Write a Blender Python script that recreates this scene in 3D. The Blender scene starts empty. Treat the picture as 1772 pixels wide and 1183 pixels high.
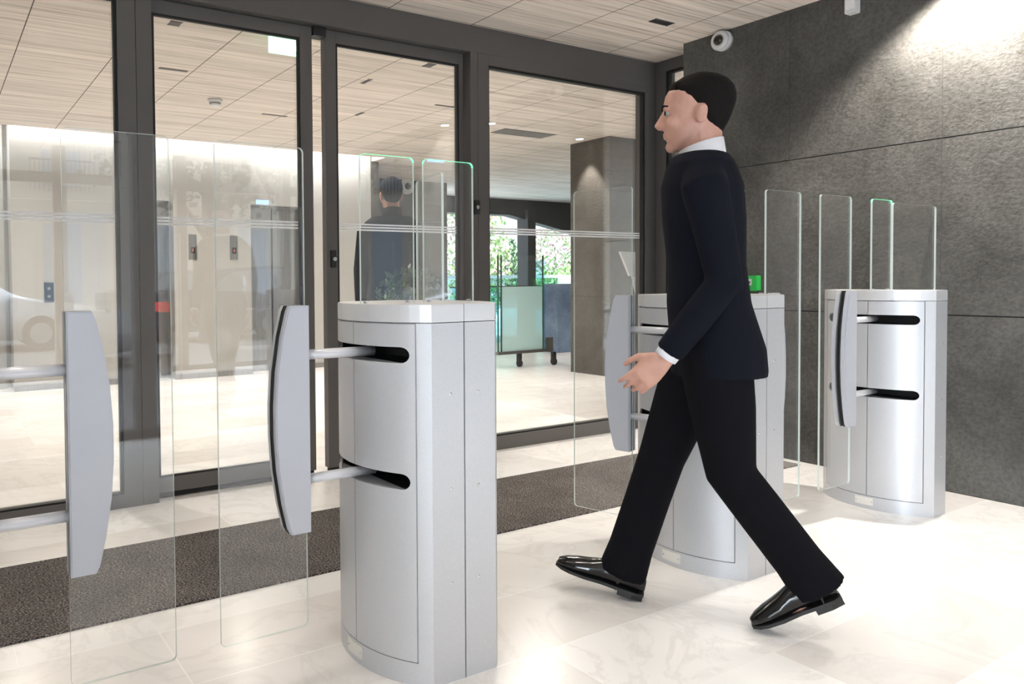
import bpy, bmesh, math, random
from mathutils import Vector, Matrix
random.seed(7)
S = bpy.context.scene
COL = S.collection
PI = math.pi
R = math.radians

# ------------------------------------------------------------------ camera
W, H = 1772, 1183
f_px, yaw, pitch, roll, ppx, ppy, cam_h = 1295.39, 29.9227, -1.5362, -0.5418, 625.61, 521.40, 1.0618
cd = bpy.data.cameras.new('camera')
cam = bpy.data.objects.new('camera', cd); COL.objects.link(cam)
cd.sensor_fit = 'HORIZONTAL'; cd.sensor_width = 36.0
cd.lens = f_px / W * 36.0
cd.shift_x = (W / 2 - ppx) / W
cd.shift_y = (ppy - H / 2) / W
cd.clip_start = 0.05; cd.clip_end = 300
y_, t_, r_ = R(yaw), R(pitch), R(roll)
F = Vector((math.sin(y_) * math.cos(t_), math.cos(y_) * math.cos(t_), math.sin(t_)))
Rt = Vector((math.cos(y_), -math.sin(y_), 0)); Up = Rt.cross(F)
R2 = Rt * math.cos(r_) + Up * math.sin(r_); U2 = -Rt * math.sin(r_) + Up * math.cos(r_)
m = Matrix((R2, U2, -F)).transposed().to_4x4(); m.translation = (0, 0, cam_h)
cam.matrix_world = m
S.camera = cam

# ------------------------------------------------------------------ world and exposure
S.view_settings.view_transform = 'Standard'; S.view_settings.look = 'None'
S.view_settings.exposure = 0.78; S.view_settings.gamma = 1.0
S.cycles.transparent_max_bounces = 40
S.cycles.max_bounces = 8; S.cycles.diffuse_bounces = 5
wd = bpy.data.worlds.new('overcast_sky'); S.world = wd; wd.use_nodes = True
bg = wd.node_tree.nodes['Background']
bg.inputs[0].default_value = (0.80, 0.90, 1.0, 1)
# overcast sky, brighter over the street side than over the shaded garden court
wt = wd.node_tree; tcw = wt.nodes.new('ShaderNodeTexCoord'); spw = wt.nodes.new('ShaderNodeSeparateXYZ'); mr = wt.nodes.new('ShaderNodeMapRange')
wt.links.new(tcw.outputs['Generated'], spw.inputs[0]); wt.links.new(spw.outputs[1], mr.inputs[0])
mr.inputs[1].default_value = -.25; mr.inputs[2].default_value = .35; mr.inputs[3].default_value = 15.0; mr.inputs[4].default_value = .9
wt.links.new(mr.outputs[0], bg.inputs[1])

def lamp(name, kind, loc, energy, color=(1, 1, 1), rot=(0, 0, 0), **k):
    d = bpy.data.lights.new(name, kind); d.energy = energy; d.color = color
    for a, b in k.items(): setattr(d, a, b)
    o = bpy.data.objects.new(name, d); COL.objects.link(o); o.location = loc; o.rotation_euler = rot
    return o
def portal(name, loc, rot, sx, sy):
    o = lamp(name, 'AREA', loc, 1, rot=rot, shape='RECTANGLE', size=sx, size_y=sy)
    o.data.cycles.is_portal = True
    return o
# daylight comes in through the glazed street front and the garden side
portal('street_daylight', (0.9, -1.75, 1.3), (R(90), 0, 0), 9.0, 2.6)
portal('garden_daylight', (9.0, 11.2, 1.3), (R(-90), 0, 0), 7.5, 2.5)
# the spotlight that washes the stone wall, and spots added under both ceilings for overall brightness
WARM = (1.0, 0.93, 0.84)
lamp('wall_washer', 'SPOT', (4.10, 1.60, 2.57), 140, WARM, (0, R(-12), 0), spot_size=R(114), spot_blend=0.45, shadow_soft_size=0.03)
SPOTS = [(2.0, 0.3), (3.2, 0.3), (0.8, 0.3), (2.0, -0.9), (3.2, -0.9), (0.5, 1.9), (-0.8, 1.9), (3.3, 2.25), (1.9, 2.25)]
for i, (x, y) in enumerate(SPOTS):
    lamp('room_fill_spot', 'SPOT', (x, y, 2.57), 28, WARM, (0, 0, 0), spot_size=R(120), spot_blend=0.9, shadow_soft_size=0.14)  # added spots that brighten the near room, without fittings
LOBBY = [(x, y) for x in (0.6, 2.6, 4.44) for y in (4.9, 6.9)] + [(4.8, 5.0), (8.2, 4.9), (8.2, 7.6), (5.8, 8.6)]
for x, y in LOBBY:
    lamp('lobby_fill_spot', 'SPOT', (x, y, 2.57), 70, WARM, (0, 0, 0), spot_size=R(150), spot_blend=0.9, shadow_soft_size=0.06)  # added spots for lobby brightness, set apart from its downlight fittings
lamp('column_spot_beam', 'SPOT', (6.20, 5.95, 2.57), 60, WARM, (0, R(-4), 0), spot_size=R(62), spot_blend=0.6, shadow_soft_size=0.02)
lamp('cove_light_beam', 'AREA', (0.95, 8.09, 2.72), 30, (1, .97, .92), (0, 0, 0), shape='RECTANGLE', size=7.8, size_y=0.08)

# ------------------------------------------------------------------ materials
def mat(name, base=(.8, .8, .8), rough=.5, metal=0., emit=None, estr=0., spec=.5):
    M = bpy.data.materials.new(name); M.use_nodes = True
    b = M.node_tree.nodes['Principled BSDF']
    b.inputs['Base Color'].default_value = (*base, 1); b.inputs['Roughness'].default_value = rough
    b.inputs['Metallic'].default_value = metal; b.inputs['Specular IOR Level'].default_value = spec
    if emit: b.inputs['Emission Color'].default_value = (*emit, 1); b.inputs['Emission Strength'].default_value = estr
    return M
class N:
    def __init__(s, M): s.t = M.node_tree; s.b = s.t.nodes.get('Principled BSDF')
    def add(s, k, **kw):
        n = s.t.nodes.new(k)
        for a, b in kw.items():
            if a.startswith('i_'): n.inputs[a[2:].replace('_', ' ')].default_value = b
            else: setattr(n, a, b)
        return n
    def link(s, a, b): s.t.links.new(a, b)
    def coords(s, scale=(1, 1, 1), loc=(0, 0, 0), kind='Object', rot=(0, 0, 0)):
        tc = s.add('ShaderNodeTexCoord'); mp = s.add('ShaderNodeMapping')
        mp.inputs['Scale'].default_value = scale; mp.inputs['Location'].default_value = loc; mp.inputs['Rotation'].default_value = rot
        s.link(tc.outputs[kind], mp.inputs[0]); return mp.outputs[0]
    def noise(s, v, scale, detail=4, rough=.5, dist=0):
        n = s.add('ShaderNodeTexNoise'); n.inputs['Scale'].default_value = scale; n.inputs['Detail'].default_value = detail
        n.inputs['Roughness'].default_value = rough; n.inputs['Distortion'].default_value = dist
        s.link(v, n.inputs['Vector']); return n.outputs['Fac']
    def ramp(s, f, stops):
        r = s.add('ShaderNodeValToRGB'); e = r.color_ramp.elements
        while len(e) < len(stops): e.new(.5)
        for q, (p, c) in zip(e, stops): q.position = p; q.color = (*c, 1) if len(c) == 3 else c
        s.link(f, r.inputs[0]); return r.outputs[0]
    def mix(s, a, b, fac, mode='MIX'):
        x = s.add('ShaderNodeMix', data_type='RGBA', blend_type=mode)
        for k, v in ((0, fac), (6, a), (7, b)):
            if isinstance(v, (int, float)): x.inputs[k].default_value = v
            elif isinstance(v, tuple): x.inputs[k].default_value = (*v, 1)
            else: s.link(v, x.inputs[k])
        return x.outputs[2]
    def bump(s, h, st, dist=.01):
        b = s.add('ShaderNodeBump'); b.inputs['Strength'].default_value = st; b.inputs['Distance'].default_value = dist
        s.link(h, b.inputs['Height']); s.link(b.outputs[0], s.b.inputs['Normal'])
g = lambda v: (v, v, v)

# polished white marble in courses
M_marble = mat('white_marble', rough=.22)
n = N(M_marble); c = n.coords(loc=(0.35, -1.577, 0))
br = n.add('ShaderNodeTexBrick', offset=.42, squash=1.0)
for k, v in (('Scale', 1.0), ('Brick Width', .93), ('Row Height', .34), ('Mortar Size', .0022), ('Mortar Smooth', .3), ('Bias', 0.0)): br.inputs[k].default_value = v
br.inputs['Color1'].default_value = (0, 0, 0, 1); br.inputs['Color2'].default_value = (1, 1, 1, 1); br.inputs['Mortar'].default_value = (.5, .5, .5, 1)
n.link(c, br.inputs['Vector'])
tone = n.ramp(br.outputs['Color'], [(0, (.74, .705, .675)), (.4, (.82, .80, .775)), (1, (.87, .86, .845))])
c2 = n.coords(rot=(0, 0, .5))
v1 = n.noise(c2, 2.2, 8, .62, 1.6); vein = n.ramp(v1, [(.46, g(0)), (.5, g(1)), (.54, g(0))])
c3 = n.coords(scale=(.7, 2.2, 1)); v2 = n.noise(c3, 1.7, 6, .6, .7); cloud = n.ramp(v2, [(.35, g(0)), (.75, g(1))])
col = n.mix(tone, (.60, .565, .53), n.mix(g(0), vein, .16), 'MIX') if False else tone
mx = n.add('ShaderNodeMath', operation='MULTIPLY'); n.link(vein, mx.inputs[0]); mx.inputs[1].default_value = .38
col = n.mix(col, (.60, .57, .55), mx.outputs[0])
mx = n.add('ShaderNodeMath', operation='MULTIPLY'); n.link(cloud, mx.inputs[0]); mx.inputs[1].default_value = .35
col = n.mix(col, (.86, .85, .84), mx.outputs[0])
col = n.mix(col, (.88, .87, .85), br.outputs['Fac'])
n.link(col, n.b.inputs['Base Color'])

# ceiling boards: pale timber with dark streaks running along the front, joints across
M_ceil = mat('slatted_timber_ceiling', rough=.75, spec=.15)
n = N(M_ceil); c = n.coords(scale=(1.1, 55, 1)); s1 = n.noise(c, 1.0, 5, .6)
c = n.coords(scale=(.5, 16, 1)); s2 = n.noise(c, 1.0, 3, .6)
st = n.ramp(s1, [(.27, (.26, .22, .19)), (.37, (.56, .49, .43)), (.47, (.76, .68, .61)), (.7, (.82, .75, .68))])
st2 = n.ramp(s2, [(.35, g(.80)), (.6, g(1))])
col = n.mix(st, st2, 1.0, 'MULTIPLY')
c = n.coords(loc=(-.52, 0, 0))
br = n.add('ShaderNodeTexBrick', offset=.5)
for k, v in (('Scale', 1.0), ('Brick Width', 2.4), ('Row Height', .585), ('Mortar Size', .0035), ('Mortar Smooth', .1)): br.inputs[k].default_value = v
c = n.coords(loc=(0, -.52, 0), rot=(0, 0, 0))
sp = n.add('ShaderNodeSeparateXYZ'); cb = n.add('ShaderNodeCombineXYZ')
tc = n.add('ShaderNodeTexCoord'); n.link(tc.outputs['Object'], sp.inputs[0])
ad = n.add('ShaderNodeMath', operation='SUBTRACT'); n.link(sp.outputs[0], ad.inputs[0]); ad.inputs[1].default_value = .52
n.link(sp.outputs[1], cb.inputs[0]); n.link(ad.outputs[0], cb.inputs[1]); n.link(cb.outputs[0], br.inputs['Vector'])
col = n.mix(col, (.12, .10, .09), br.outputs['Fac'])
n.link(col, n.b.inputs['Base Color']); n.bump(s1, .3, .004)

def stone(name, lo, hi, joints=True, rowh=.869, colw=.755, off=(1.778, 0)):
    M = mat(name, rough=.7, spec=.22); n = N(M)
    c = n.coords()
    a = n.noise(c, 2.0, 6, .65, .6); b_ = n.noise(c, 60, 4, .6); d = n.noise(n.coords(scale=(1, 1, 1.5)), 22, 6, .7, .3)
    col = n.ramp(a, [(.3, lo), (.7, hi)])
    sm = n.ramp(b_, [(.35, g(.72)), (.6, g(1.1))]); col = n.mix(col, sm, .8, 'MULTIPLY')
    n.link(col, n.b.inputs['Base Color'])
    ma = n.add('ShaderNodeMath', operation='MULTIPLY_ADD'); n.link(d, ma.inputs[0]); ma.inputs[1].default_value = 1.3; n.link(b_, ma.inputs[2])
    n.bump(ma.outputs[0], .75, .005)
    return M
M_stone = stone('flamed_grey_stone', (.058, .056, .052), (.128, .124, .116))
M_stone2 = stone('brown_grey_stone', (.075, .068, .060), (.135, .125, .112))
M_joint = mat('stone_joint', g(.02), .9)

M_frame = mat('bronze_grey_aluminium', (.110, .103, .099), .45, .15)
M_frame_dk = mat('black_gasket', g(.006), .6)
n = N(M_frame); nn = n.noise(n.coords(scale=(1, 1, .3)), 500, 2); n.bump(nn, .04, .0005)
M_steel = mat('satin_silver_coat', (.47, .475, .49), .42, .38)
n = N(M_steel); nn = n.noise(n.coords(), 420, 2); n.link(n.ramp(nn, [(.3, (.54, .545, .565)), (.7, (.60, .605, .625))]), n.b.inputs['Base Color'])
M_lid = mat('silver_lid_coat', (.66, .66, .67), .38, .35)
M_arm = mat('white_coated_tube', (.66, .66, .69), .3, .2)
M_paddle = mat('grey_padded_paddle', (.48, .49, .535), .5, .15)
M_rubber = mat('black_rubber', g(.012), .5)
M_dark = mat('dark_slot', g(.02), .35, .2)
M_gap = mat('shadow_gap', g(.015), .7)
M_plate = mat('ivory_plate', (.72, .69, .64), .35)
M_screw = mat('bright_screw', g(.6), .25, .8)
M_white = mat('white_plastic', g(.62), .35)
M_wall = mat('cream_white_wall', (.40, .39, .365), .45)
n = N(M_wall); nn = n.noise(n.coords(), 3, 3); n.link(n.ramp(nn, [(.3, (.385, .375, .35)), (.7, (.41, .40, .375))]), n.b.inputs['Base Color'])
M_elev = mat('brushed_lift_door', (.30, .285, .27), .28, .85)
n = N(M_elev); nn = n.noise(n.coords(scale=(60, 60, .6)), 3, 3); n.link(n.ramp(nn, [(.3, (.24, .225, .21)), (.7, (.34, .325, .305))]), n.b.inputs['Base Color'])
M_black = mat('matt_black', g(.012), .45)
M_beam = mat('dark_beam_paint', (.022, .021, .021), .6)
M_green = mat('green_plastic', (.02, .33, .06), .35)
M_lens = mat('smoked_lens', g(.008), .05)
M_led = mat('lit_green_sign', (.6, .9, .7), .5, emit=(.35, 1, .55), estr=1.6)
M_ledw = mat('lit_white_panel', (.9, 1, .9), .5, emit=(.85, 1, .92), estr=2.6)
M_blue = mat('lit_blue_display', (.1, .2, .9), .5, emit=(.05, .2, 1), estr=22)
M_lampw = mat('lit_lamp_disc', g(1), .5, emit=(1, .95, .88), estr=12)
M_cove = mat('cove_strip_light', g(1), .5, emit=(1, .97, .93), estr=9)

# coarse entrance matting
M_mat = mat('grey_brown_matting', rough=.95, spec=.1)
n = N(M_mat); a = n.noise(n.coords(scale=(1, 2.2, 1)), 130, 3, .7); b_ = n.noise(n.coords(), 5, 3)
col = n.ramp(a, [(.36, (.012, .010, .010)), (.49, (.085, .075, .070)), (.63, (.42, .385, .36))])
n.link(n.mix(col, n.ramp(b_, [(.3, g(.8)), (.7, g(1.1))]), 1., 'MULTIPLY'), n.b.inputs['Base Color']); n.bump(a, 1., .006)

def glass(name, tint=(1, 1, 1), f0=.045, haze=0.0, milk_sheen=0.0):
    M = bpy.data.materials.new(name); M.use_nodes = True; t = M.node_tree; t.nodes.clear()
    o = t.nodes.new('ShaderNodeOutputMaterial'); tr = t.nodes.new('ShaderNodeBsdfTransparent'); gl = t.nodes.new('ShaderNodeBsdfGlossy')
    tr.inputs[0].default_value = (*tint, 1); gl.inputs['Roughness'].default_value = haze; gl.inputs[0].default_value = (1, 1, 1, 1)
    lw = t.nodes.new('ShaderNodeLayerWeight'); lw.inputs[0].default_value = .5
    p = t.nodes.new('ShaderNodeMath'); p.operation = 'POWER'; t.links.new(lw.outputs['Facing'], p.inputs[0]); p.inputs[1].default_value = 5
    ma = t.nodes.new('ShaderNodeMath'); ma.operation = 'MULTIPLY_ADD'; t.links.new(p.outputs[0], ma.inputs[0]); ma.inputs[1].default_value = 1 - f0; ma.inputs[2].default_value = f0
    mx = t.nodes.new('ShaderNodeMixShader'); t.links.new(ma.outputs[0], mx.inputs[0]); t.links.new(tr.outputs[0], mx.inputs[1]); t.links.new(gl.outputs[0], mx.inputs[2])
    last = mx.outputs[0]
    if milk_sheen:
        df = t.nodes.new('ShaderNodeBsdfTranslucent'); dd = t.nodes.new('ShaderNodeBsdfDiffuse'); m2 = t.nodes.new('ShaderNodeMixShader'); m3 = t.nodes.new('ShaderNodeMixShader')
        for q in (df, dd): q.inputs[0].default_value = (.72, .86, .85, 1)
        m3.inputs[0].default_value = .5; t.links.new(df.outputs[0], m3.inputs[1]); t.links.new(dd.outputs[0], m3.inputs[2])
        m2.inputs[0].default_value = milk_sheen;
        if milk_sheen < .1:
            for q in (df, dd): q.inputs[0].default_value = (.95, .95, .94, 1)
        t.links.new(last, m2.inputs[1]); t.links.new(m3.outputs[0], m2.inputs[2]); last = m2.outputs[0]
    t.links.new(last, o.inputs[0]); return M
M_pane = glass('door_glass', (.992, .995, .992), .075)
M_clear = glass('barrier_glass', (.997, 1, .998), .035, milk_sheen=.016)  # faint white milk imitates the bright floor reflected in the panes
M_frost = glass('frosted_glass', (.8, .95, .95), .04, milk_sheen=.72)
M_gtint = glass('tinted_guard_glass', (.72, .92, .95), .05)
M_edge = mat('polished_glass_edge', (.62, .70, .67), .12, spec=.8)
M_edge_dk = mat('dark_glass_edge', (.04, .09, .075), .12, spec=.8)
M_edge_lit = mat('green_lit_glass_edge', (.25, .8, .5), .2, emit=(.12, 1, .42), estr=.9)
M_stripe = mat('white_film_stripe', g(.92), .6)

# ------------------------------------------------------------------ mesh helpers
def put(name, bm, mats, parent=None, smooth=False, loc=None):
    me = bpy.data.meshes.new(name); bm.normal_update(); bm.to_mesh(me); bm.free()
    if not isinstance(mats, (list, tuple)): mats = [mats]
    for q in mats: me.materials.append(q)
    if smooth:
        for p in me.polygons: p.use_smooth = True
    o = bpy.data.objects.new(name, me); COL.objects.link(o)
    if parent: o.parent = parent
    if loc: o.location = loc
    return o
def box(bm, x0, x1, y0, y1, z0, z1, mi=0):
    v = [bm.verts.new(p) for p in ((x0, y0, z0), (x1, y0, z0), (x1, y1, z0), (x0, y1, z0), (x0, y0, z1), (x1, y0, z1), (x1, y1, z1), (x0, y1, z1))]
    fs = [bm.faces.new([v[i] for i in q]) for q in ((0, 3, 2, 1), (4, 5, 6, 7), (0, 1, 5, 4), (1, 2, 6, 5), (2, 3, 7, 6), (3, 0, 4, 7))]
    for f_ in fs: f_.material_index = mi
    return fs
def B(name, mats, *boxes, parent=None, bev=0):
    bm = bmesh.new()
    for b in boxes: box(bm, *b)
    if bev: bmesh.ops.bevel(bm, geom=bm.edges[:], offset=bev, segments=2, affect='EDGES', profile=.5)
    return put(name, bm, mats, parent)
def prism(bm, pts, a0, a1, axis='z', mi=0, side_mi=None):
    def P(p, h):
        return {'z': (p[0], p[1], h), 'y': (p[0], h, p[1]), 'x': (h, p[0], p[1])}[axis]
    A = [bm.verts.new(P(p, a0)) for p in pts]; Bv = [bm.verts.new(P(p, a1)) for p in pts]; k = len(pts)
    fs = [bm.faces.new(A[::-1]), bm.faces.new(Bv)]
    for q in fs: q.material_index = mi
    for i in range(k):
        q = bm.faces.new((A[i], A[(i + 1) % k], Bv[(i + 1) % k], Bv[i])); q.material_index = mi if side_mi is None else side_mi
        fs.append(q)
    return fs
def fixn(bm): bmesh.ops.recalc_face_normals(bm, faces=bm.faces[:])
def tube(bm, p, q, r, seg=16, r2=None):
    p, q = Vector(p), Vector(q); d = (q - p).normalized(); a = d.orthogonal().normalized(); b = d.cross(a)
    r2 = r if r2 is None else r2
    A = [bm.verts.new(p + (a * math.cos(2 * PI * i / seg) + b * math.sin(2 * PI * i / seg)) * r) for i in range(seg)]
    C_ = [bm.verts.new(q + (a * math.cos(2 * PI * i / seg) + b * math.sin(2 * PI * i / seg)) * r2) for i in range(seg)]
    bm.faces.new(A[::-1]); bm.faces.new(C_)
    for i in range(seg): f_ = bm.faces.new((A[i], A[(i + 1) % seg], C_[(i + 1) % seg], C_[i])); f_.smooth = True
def ball(bm, c, r, seg=16, scale=(1, 1, 1)):
    mtx = Matrix.Translation(c) @ Matrix.Diagonal((*scale, 1))
    ret = bmesh.ops.create_uvsphere(bm, u_segments=seg, v_segments=max(8, seg // 2), radius=r, matrix=mtx)
    for v in ret['verts']:
        for f_ in v.link_faces: f_.smooth = True
def loft(bm, rings, seg=20):
    """rings: list of (centre, axis_a, axis_b, ra, rb)"""
    L = []
    for c, a, b, ra, rb in rings:
        c, a, b = Vector(c), Vector(a), Vector(b)
        L.append([bm.verts.new(c + a * (ra * math.cos(2 * PI * i / seg)) + b * (rb * math.sin(2 * PI * i / seg))) for i in range(seg)])
    for A, Bq in zip(L, L[1:]):
        for i in range(seg): bm.faces.new((A[i], A[(i + 1) % seg], Bq[(i + 1) % seg], Bq[i]))
    bm.faces.new(L[0][::-1]); bm.faces.new(L[-1])
def limb(bm, pts, radii, ref=(0, 1, 0), seg=18):
    """tapered tube through pts; radii scalar or (along ref, across)"""
    pts = [Vector(p) for p in pts]; rings = []
    for i, p in enumerate(pts):
        t = (pts[min(i + 1, len(pts) - 1)] - pts[max(i - 1, 0)]).normalized()
        a = Vector(ref); a = (a - t * a.dot(t)).normalized(); b = t.cross(a)
        r = radii[i]; ra, rb = r if isinstance(r, tuple) else (r, r)
        rings.append((p, a, b, ra, rb))
    loft(bm, rings, seg)
def spline(pts, k=6):
    P = [Vector(p) for p in pts]; out = []
    for i in range(len(P) - 1):
        p0, p1, p2, p3 = P[max(i - 1, 0)], P[i], P[i + 1], P[min(i + 2, len(P) - 1)]
        for j in range(k):
            t = j / k
            out.append(.5 * ((2 * p1) + (-p0 + p2) * t + (2 * p0 - 5 * p1 + 4 * p2 - p3) * t * t + (-p0 + 3 * p1 - 3 * p2 + p3) * t ** 3))
    out.append(P[-1]); return out
def remesh(o, vox, smooth=3):
    m_ = o.modifiers.new('skin', 'REMESH'); m_.mode = 'VOXEL'; m_.voxel_size = vox; m_.use_smooth_shade = True
    s = o.modifiers.new('soften', 'SMOOTH'); s.factor = .5; s.iterations = smooth
    dg = bpy.context.evaluated_depsgraph_get(); me = bpy.data.meshes.new_from_object(o.evaluated_get(dg))
    o.modifiers.clear(); old = o.data; o.data = me; bpy.data.meshes.remove(old)
    for p in me.polygons: p.use_smooth = True
def empty(name, loc=(0, 0, 0), rz=0, parent=None):
    o = bpy.data.objects.new(name, None); COL.objects.link(o); o.location = loc; o.rotation_euler = (0, 0, rz); o.empty_display_size = .1
    if parent: o.parent = parent
    return o
def tag(o, label=None, cat=None, group=None, kind=None):
    if label: o['label'] = label
    if cat: o['category'] = cat
    if group: o['group'] = group
    if kind: o['kind'] = kind
    return o
def struct(o, label=None):
    o['kind'] = 'structure'
    if label: o['label'] = label
    return o
def rrect(x0, x1, z0, z1, r, k=5, corners=(1, 1, 1, 1)):
    out = []
    for (cx, cz, a0, on) in ((x1 - r, z1 - r, 0, corners[0]), (x0 + r, z1 - r, 90, corners[1]), (x0 + r, z0 + r, 180, corners[2]), (x1 - r, z0 + r, 270, corners[3])):
        if on:
            for i in range(k + 1): a = R(a0 + 90 * i / k); out.append((cx + r * math.cos(a), cz + r * math.sin(a)))
        else:
            a = R(a0 + 45); out.append((cx + r * (1 if math.cos(a) > 0 else -1), cz + r * (1 if math.sin(a) > 0 else -1)))
    return out

# ------------------------------------------------------------------ the room shell
YF = 3.611; HC = 2.6
struct(B('floor', M_marble, (-3.6, 12.2, -1.9, 11.3, -.12, 0)))
struct(B('ceiling', M_ceil, (-3.6, 12.2, -1.9, 7.98, HC, HC + .12), (4.95, 12.2, 7.98, 11.3, HC, HC + .12), (-3.6, 4.95, 7.98, 8.5, HC + .2, HC + .3)))
struct(B('wall_left', M_wall, (-3.75, -3.6, -1.9, 8.6, -.1, 2.9)))
struct(B('wall_far_right', M_stone2, (12.2, 12.35, -1.9, 11.3, -.1, 2.75)))
# dark stone wall on the right, laid in large slabs with open joints
bm = bmesh.new()
rows = [0, .869, 1.738, 2.6]
ys = {0: [3.236, 2.533, 1.778, 1.02, .2, -.6], 1: [3.236, 2.90, 1.778, .65, -.6], 2: [3.236, 2.533, 1.778, 1.02, .2, -.6]}
J = .0028
for i in range(3):
    y = ys[i]
    for a, b_ in zip(y, y[1:]): 
        o_ = random.uniform(0, .0015)
        box(bm, 4.322 - o_, 4.40, b_ + .0007, a - (.0007 if a < 3.2 else 0), rows[i] + J, rows[i + 1] - (J if i < 2 else 0))
st_ = put('wall_right', bm, M_stone); struct(st_)
B('wall_core', M_joint, (4.326, 4.523, -.6, 3.232, 0, 2.6), parent=st_)
# dado under the wall
# ------------------------------------------------------------------ glazed front
def pane_rect(name, x0, x1, z0, z1, y, parent, mat_=None, th=.010):
    return B(name, mat_ or M_pane, (x0, x1, y, y + th, z0, z1), parent=parent)
def stripes(x0, x1, y, parent):
    for k in range(3):
        z = 1.389 - k * .0155
        B('film_stripe', M_stripe, (x0, x1, y - .0012, y - .0004, z - .0095, z), parent=parent)
def gasket(x0, x1, z0, z1, y, parent, w=.014, d=.03):
    B('gasket', M_frame_dk, (x0, x0 + w, y, y + d, z0, z1), (x1 - w, x1, y, y + d, z0, z1), (x0 + w, x1 - w, y, y + d, z1 - w, z1), (x0 + w, x1 - w, y, y + d, z0, z0 + w * .6), parent=parent)
# head band with its lighter underside
hd = struct(B('trim_1', M_frame, (-3.6, 4.523, YF, YF + .14, 2.441, HC), bev=.002))
# left fixed window and its posts
w1 = struct(B('window_1', M_frame, (-1.0, -.93, YF + .001, YF + .09, 0, 2.441), (.777, .862, YF, YF + .09, 0, 2.441), (-.93, .777, YF, YF + .09, 0, .062), (-.93, .777, YF, YF + .09, 2.40, 2.441)))
pane_rect('glass', -.93, .777, .062, 2.40, YF + .045, w1); gasket(-.93, .777, .062, 2.40, YF + .012, w1); stripes(-.93, .763, YF + .045, w1)
w4 = struct(B('window_5', M_frame, (-3.6, -3.5, YF + .001, YF + .09, 0, 2.441), (-3.5, -1.002, YF, YF + .09, 0, .062)))
pane_rect('glass', -3.5, -1.002, .062, 2.441, YF + .045, w4)
struct(B('trim_2', M_frame, (.864, .939, YF - .0005, YF + .12, 0, 2.441), bev=.0015))
# sliding leaves (ajar)
YD = YF + .055
def leaf(name, x0, x1, sl, sr):
    d = struct(B(name, M_frame, (x0, x0 + sl, YD, YD + .05, .03, 2.438), (x1 - sr, x1, YD, YD + .05, .03, 2.438), (x0 + sl, x1 - sr, YD, YD + .05, .03, .105), (x0 + sl, x1 - sr, YD, YD + .05, 2.372, 2.438), bev=.0015))
    a, b_ = x0 + sl, x1 - sr
    pane_rect('glass', a, b_, .105, 2.372, YD + .022, d); gasket(a, b_, .105, 2.372, YD + .004, d, .012, .018); stripes(a, b_, YD + .022, d)
    B('bottom_brush', M_frame_dk, (x0 + .01, x1 - .01, YD + .01, YD + .04, .004, .03), parent=d)
    return d
dA = leaf('door_1', .941, 1.815, .012, .072)
dB = leaf('door_2', 1.893, 2.838, .068, .03)
# pull with key cylinder on the sliding leaf
bm = bmesh.new(); prism(bm, rrect(1.914, 1.946, 1.14, 1.235, .006), YD - .012, YD, 'y'); fixn(bm); h_ = put('handle', bm, M_black, dB)
bm = bmesh.new(); tube(bm, (1.93, YD - .012, 1.186), (1.93, YD - .030, 1.186), .011); put('lock_cylinder', bm, M_screw, h_)
struct(B('trim_3', M_frame, (2.852, 2.906, YF, YF + .13, 0, 2.441), bev=.0015))
tk = struct(B('trim_4', M_black, (1.817, 1.891, YD - .02, YD + .05, 2.39, 2.44)))
# key switch on the post
ks = empty('key_switch', (2.892, YF, 1.505))
tag(ks, 'small black key switch plate fixed to the door post right of the sliding leaf', 'switch')
bm = bmesh.new(); prism(bm, rrect(-.021, .021, -.043, .043, .004), -.010, 0, 'y'); fixn(bm); put('plate', bm, M_black, ks)
bm = bmesh.new(); tube(bm, (0, -.010, 0), (0, -.018, 0), .011); put('key_cylinder', bm, M_screw, ks)
# right fixed window, corner post and the return
w2 = struct(B('window_2', M_frame, (2.908, 2.992, YF + .001, YF + .09, 0, 2.441), (4.415, 4.522, YF, YF + .09, 0, 2.441), (2.992, 4.415, YF, YF + .09, 0, .085), (2.992, 4.415, YF, YF + .09, 2.378, 2.441)))
pane_rect('glass', 2.992, 4.415, .085, 2.378, YF + .045, w2); gasket(2.992, 4.415, .085, 2.378, YF + .012, w2); stripes(2.992, 4.405, YF + .045, w2)
w3 = struct(B('window_3', M_frame, (4.524, 4.62, 3.53, YF + .09, 0, 2.6), (4.524, 4.62, 3.10, 3.53, 2.52, 2.6), (4.524, 4.62, 3.10, 3.53, 0, .085)))
B('glass', M_pane, (4.56, 4.57, 3.10, 3.53, .085, 2.52), parent=w3)
B('gasket', M_frame_dk, (4.53, 4.56, 3.508, 3.53, .085, 2.52), (4.53, 4.56, 3.10, 3.508, 2.505, 2.52), parent=w3)
for k in range(3):
    z = 1.389 - k * .0155
    B('film_stripe', M_stripe, (4.5575, 4.559, 3.10, 3.508, z - .0095, z), parent=w3)
struct(B('wall_return', M_stone2, (4.524, 4.62, -1.9, 3.10, 0, 2.6)))

# ------------------------------------------------------------------ entrance matting
dm = B('entrance_mat', M_mat, (-1.6, 4.235, 2.409, 3.071, .0, .007))
tag(dm, 'long dark grey-brown coarse entrance mat laid along the glass front', 'mat')

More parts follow.
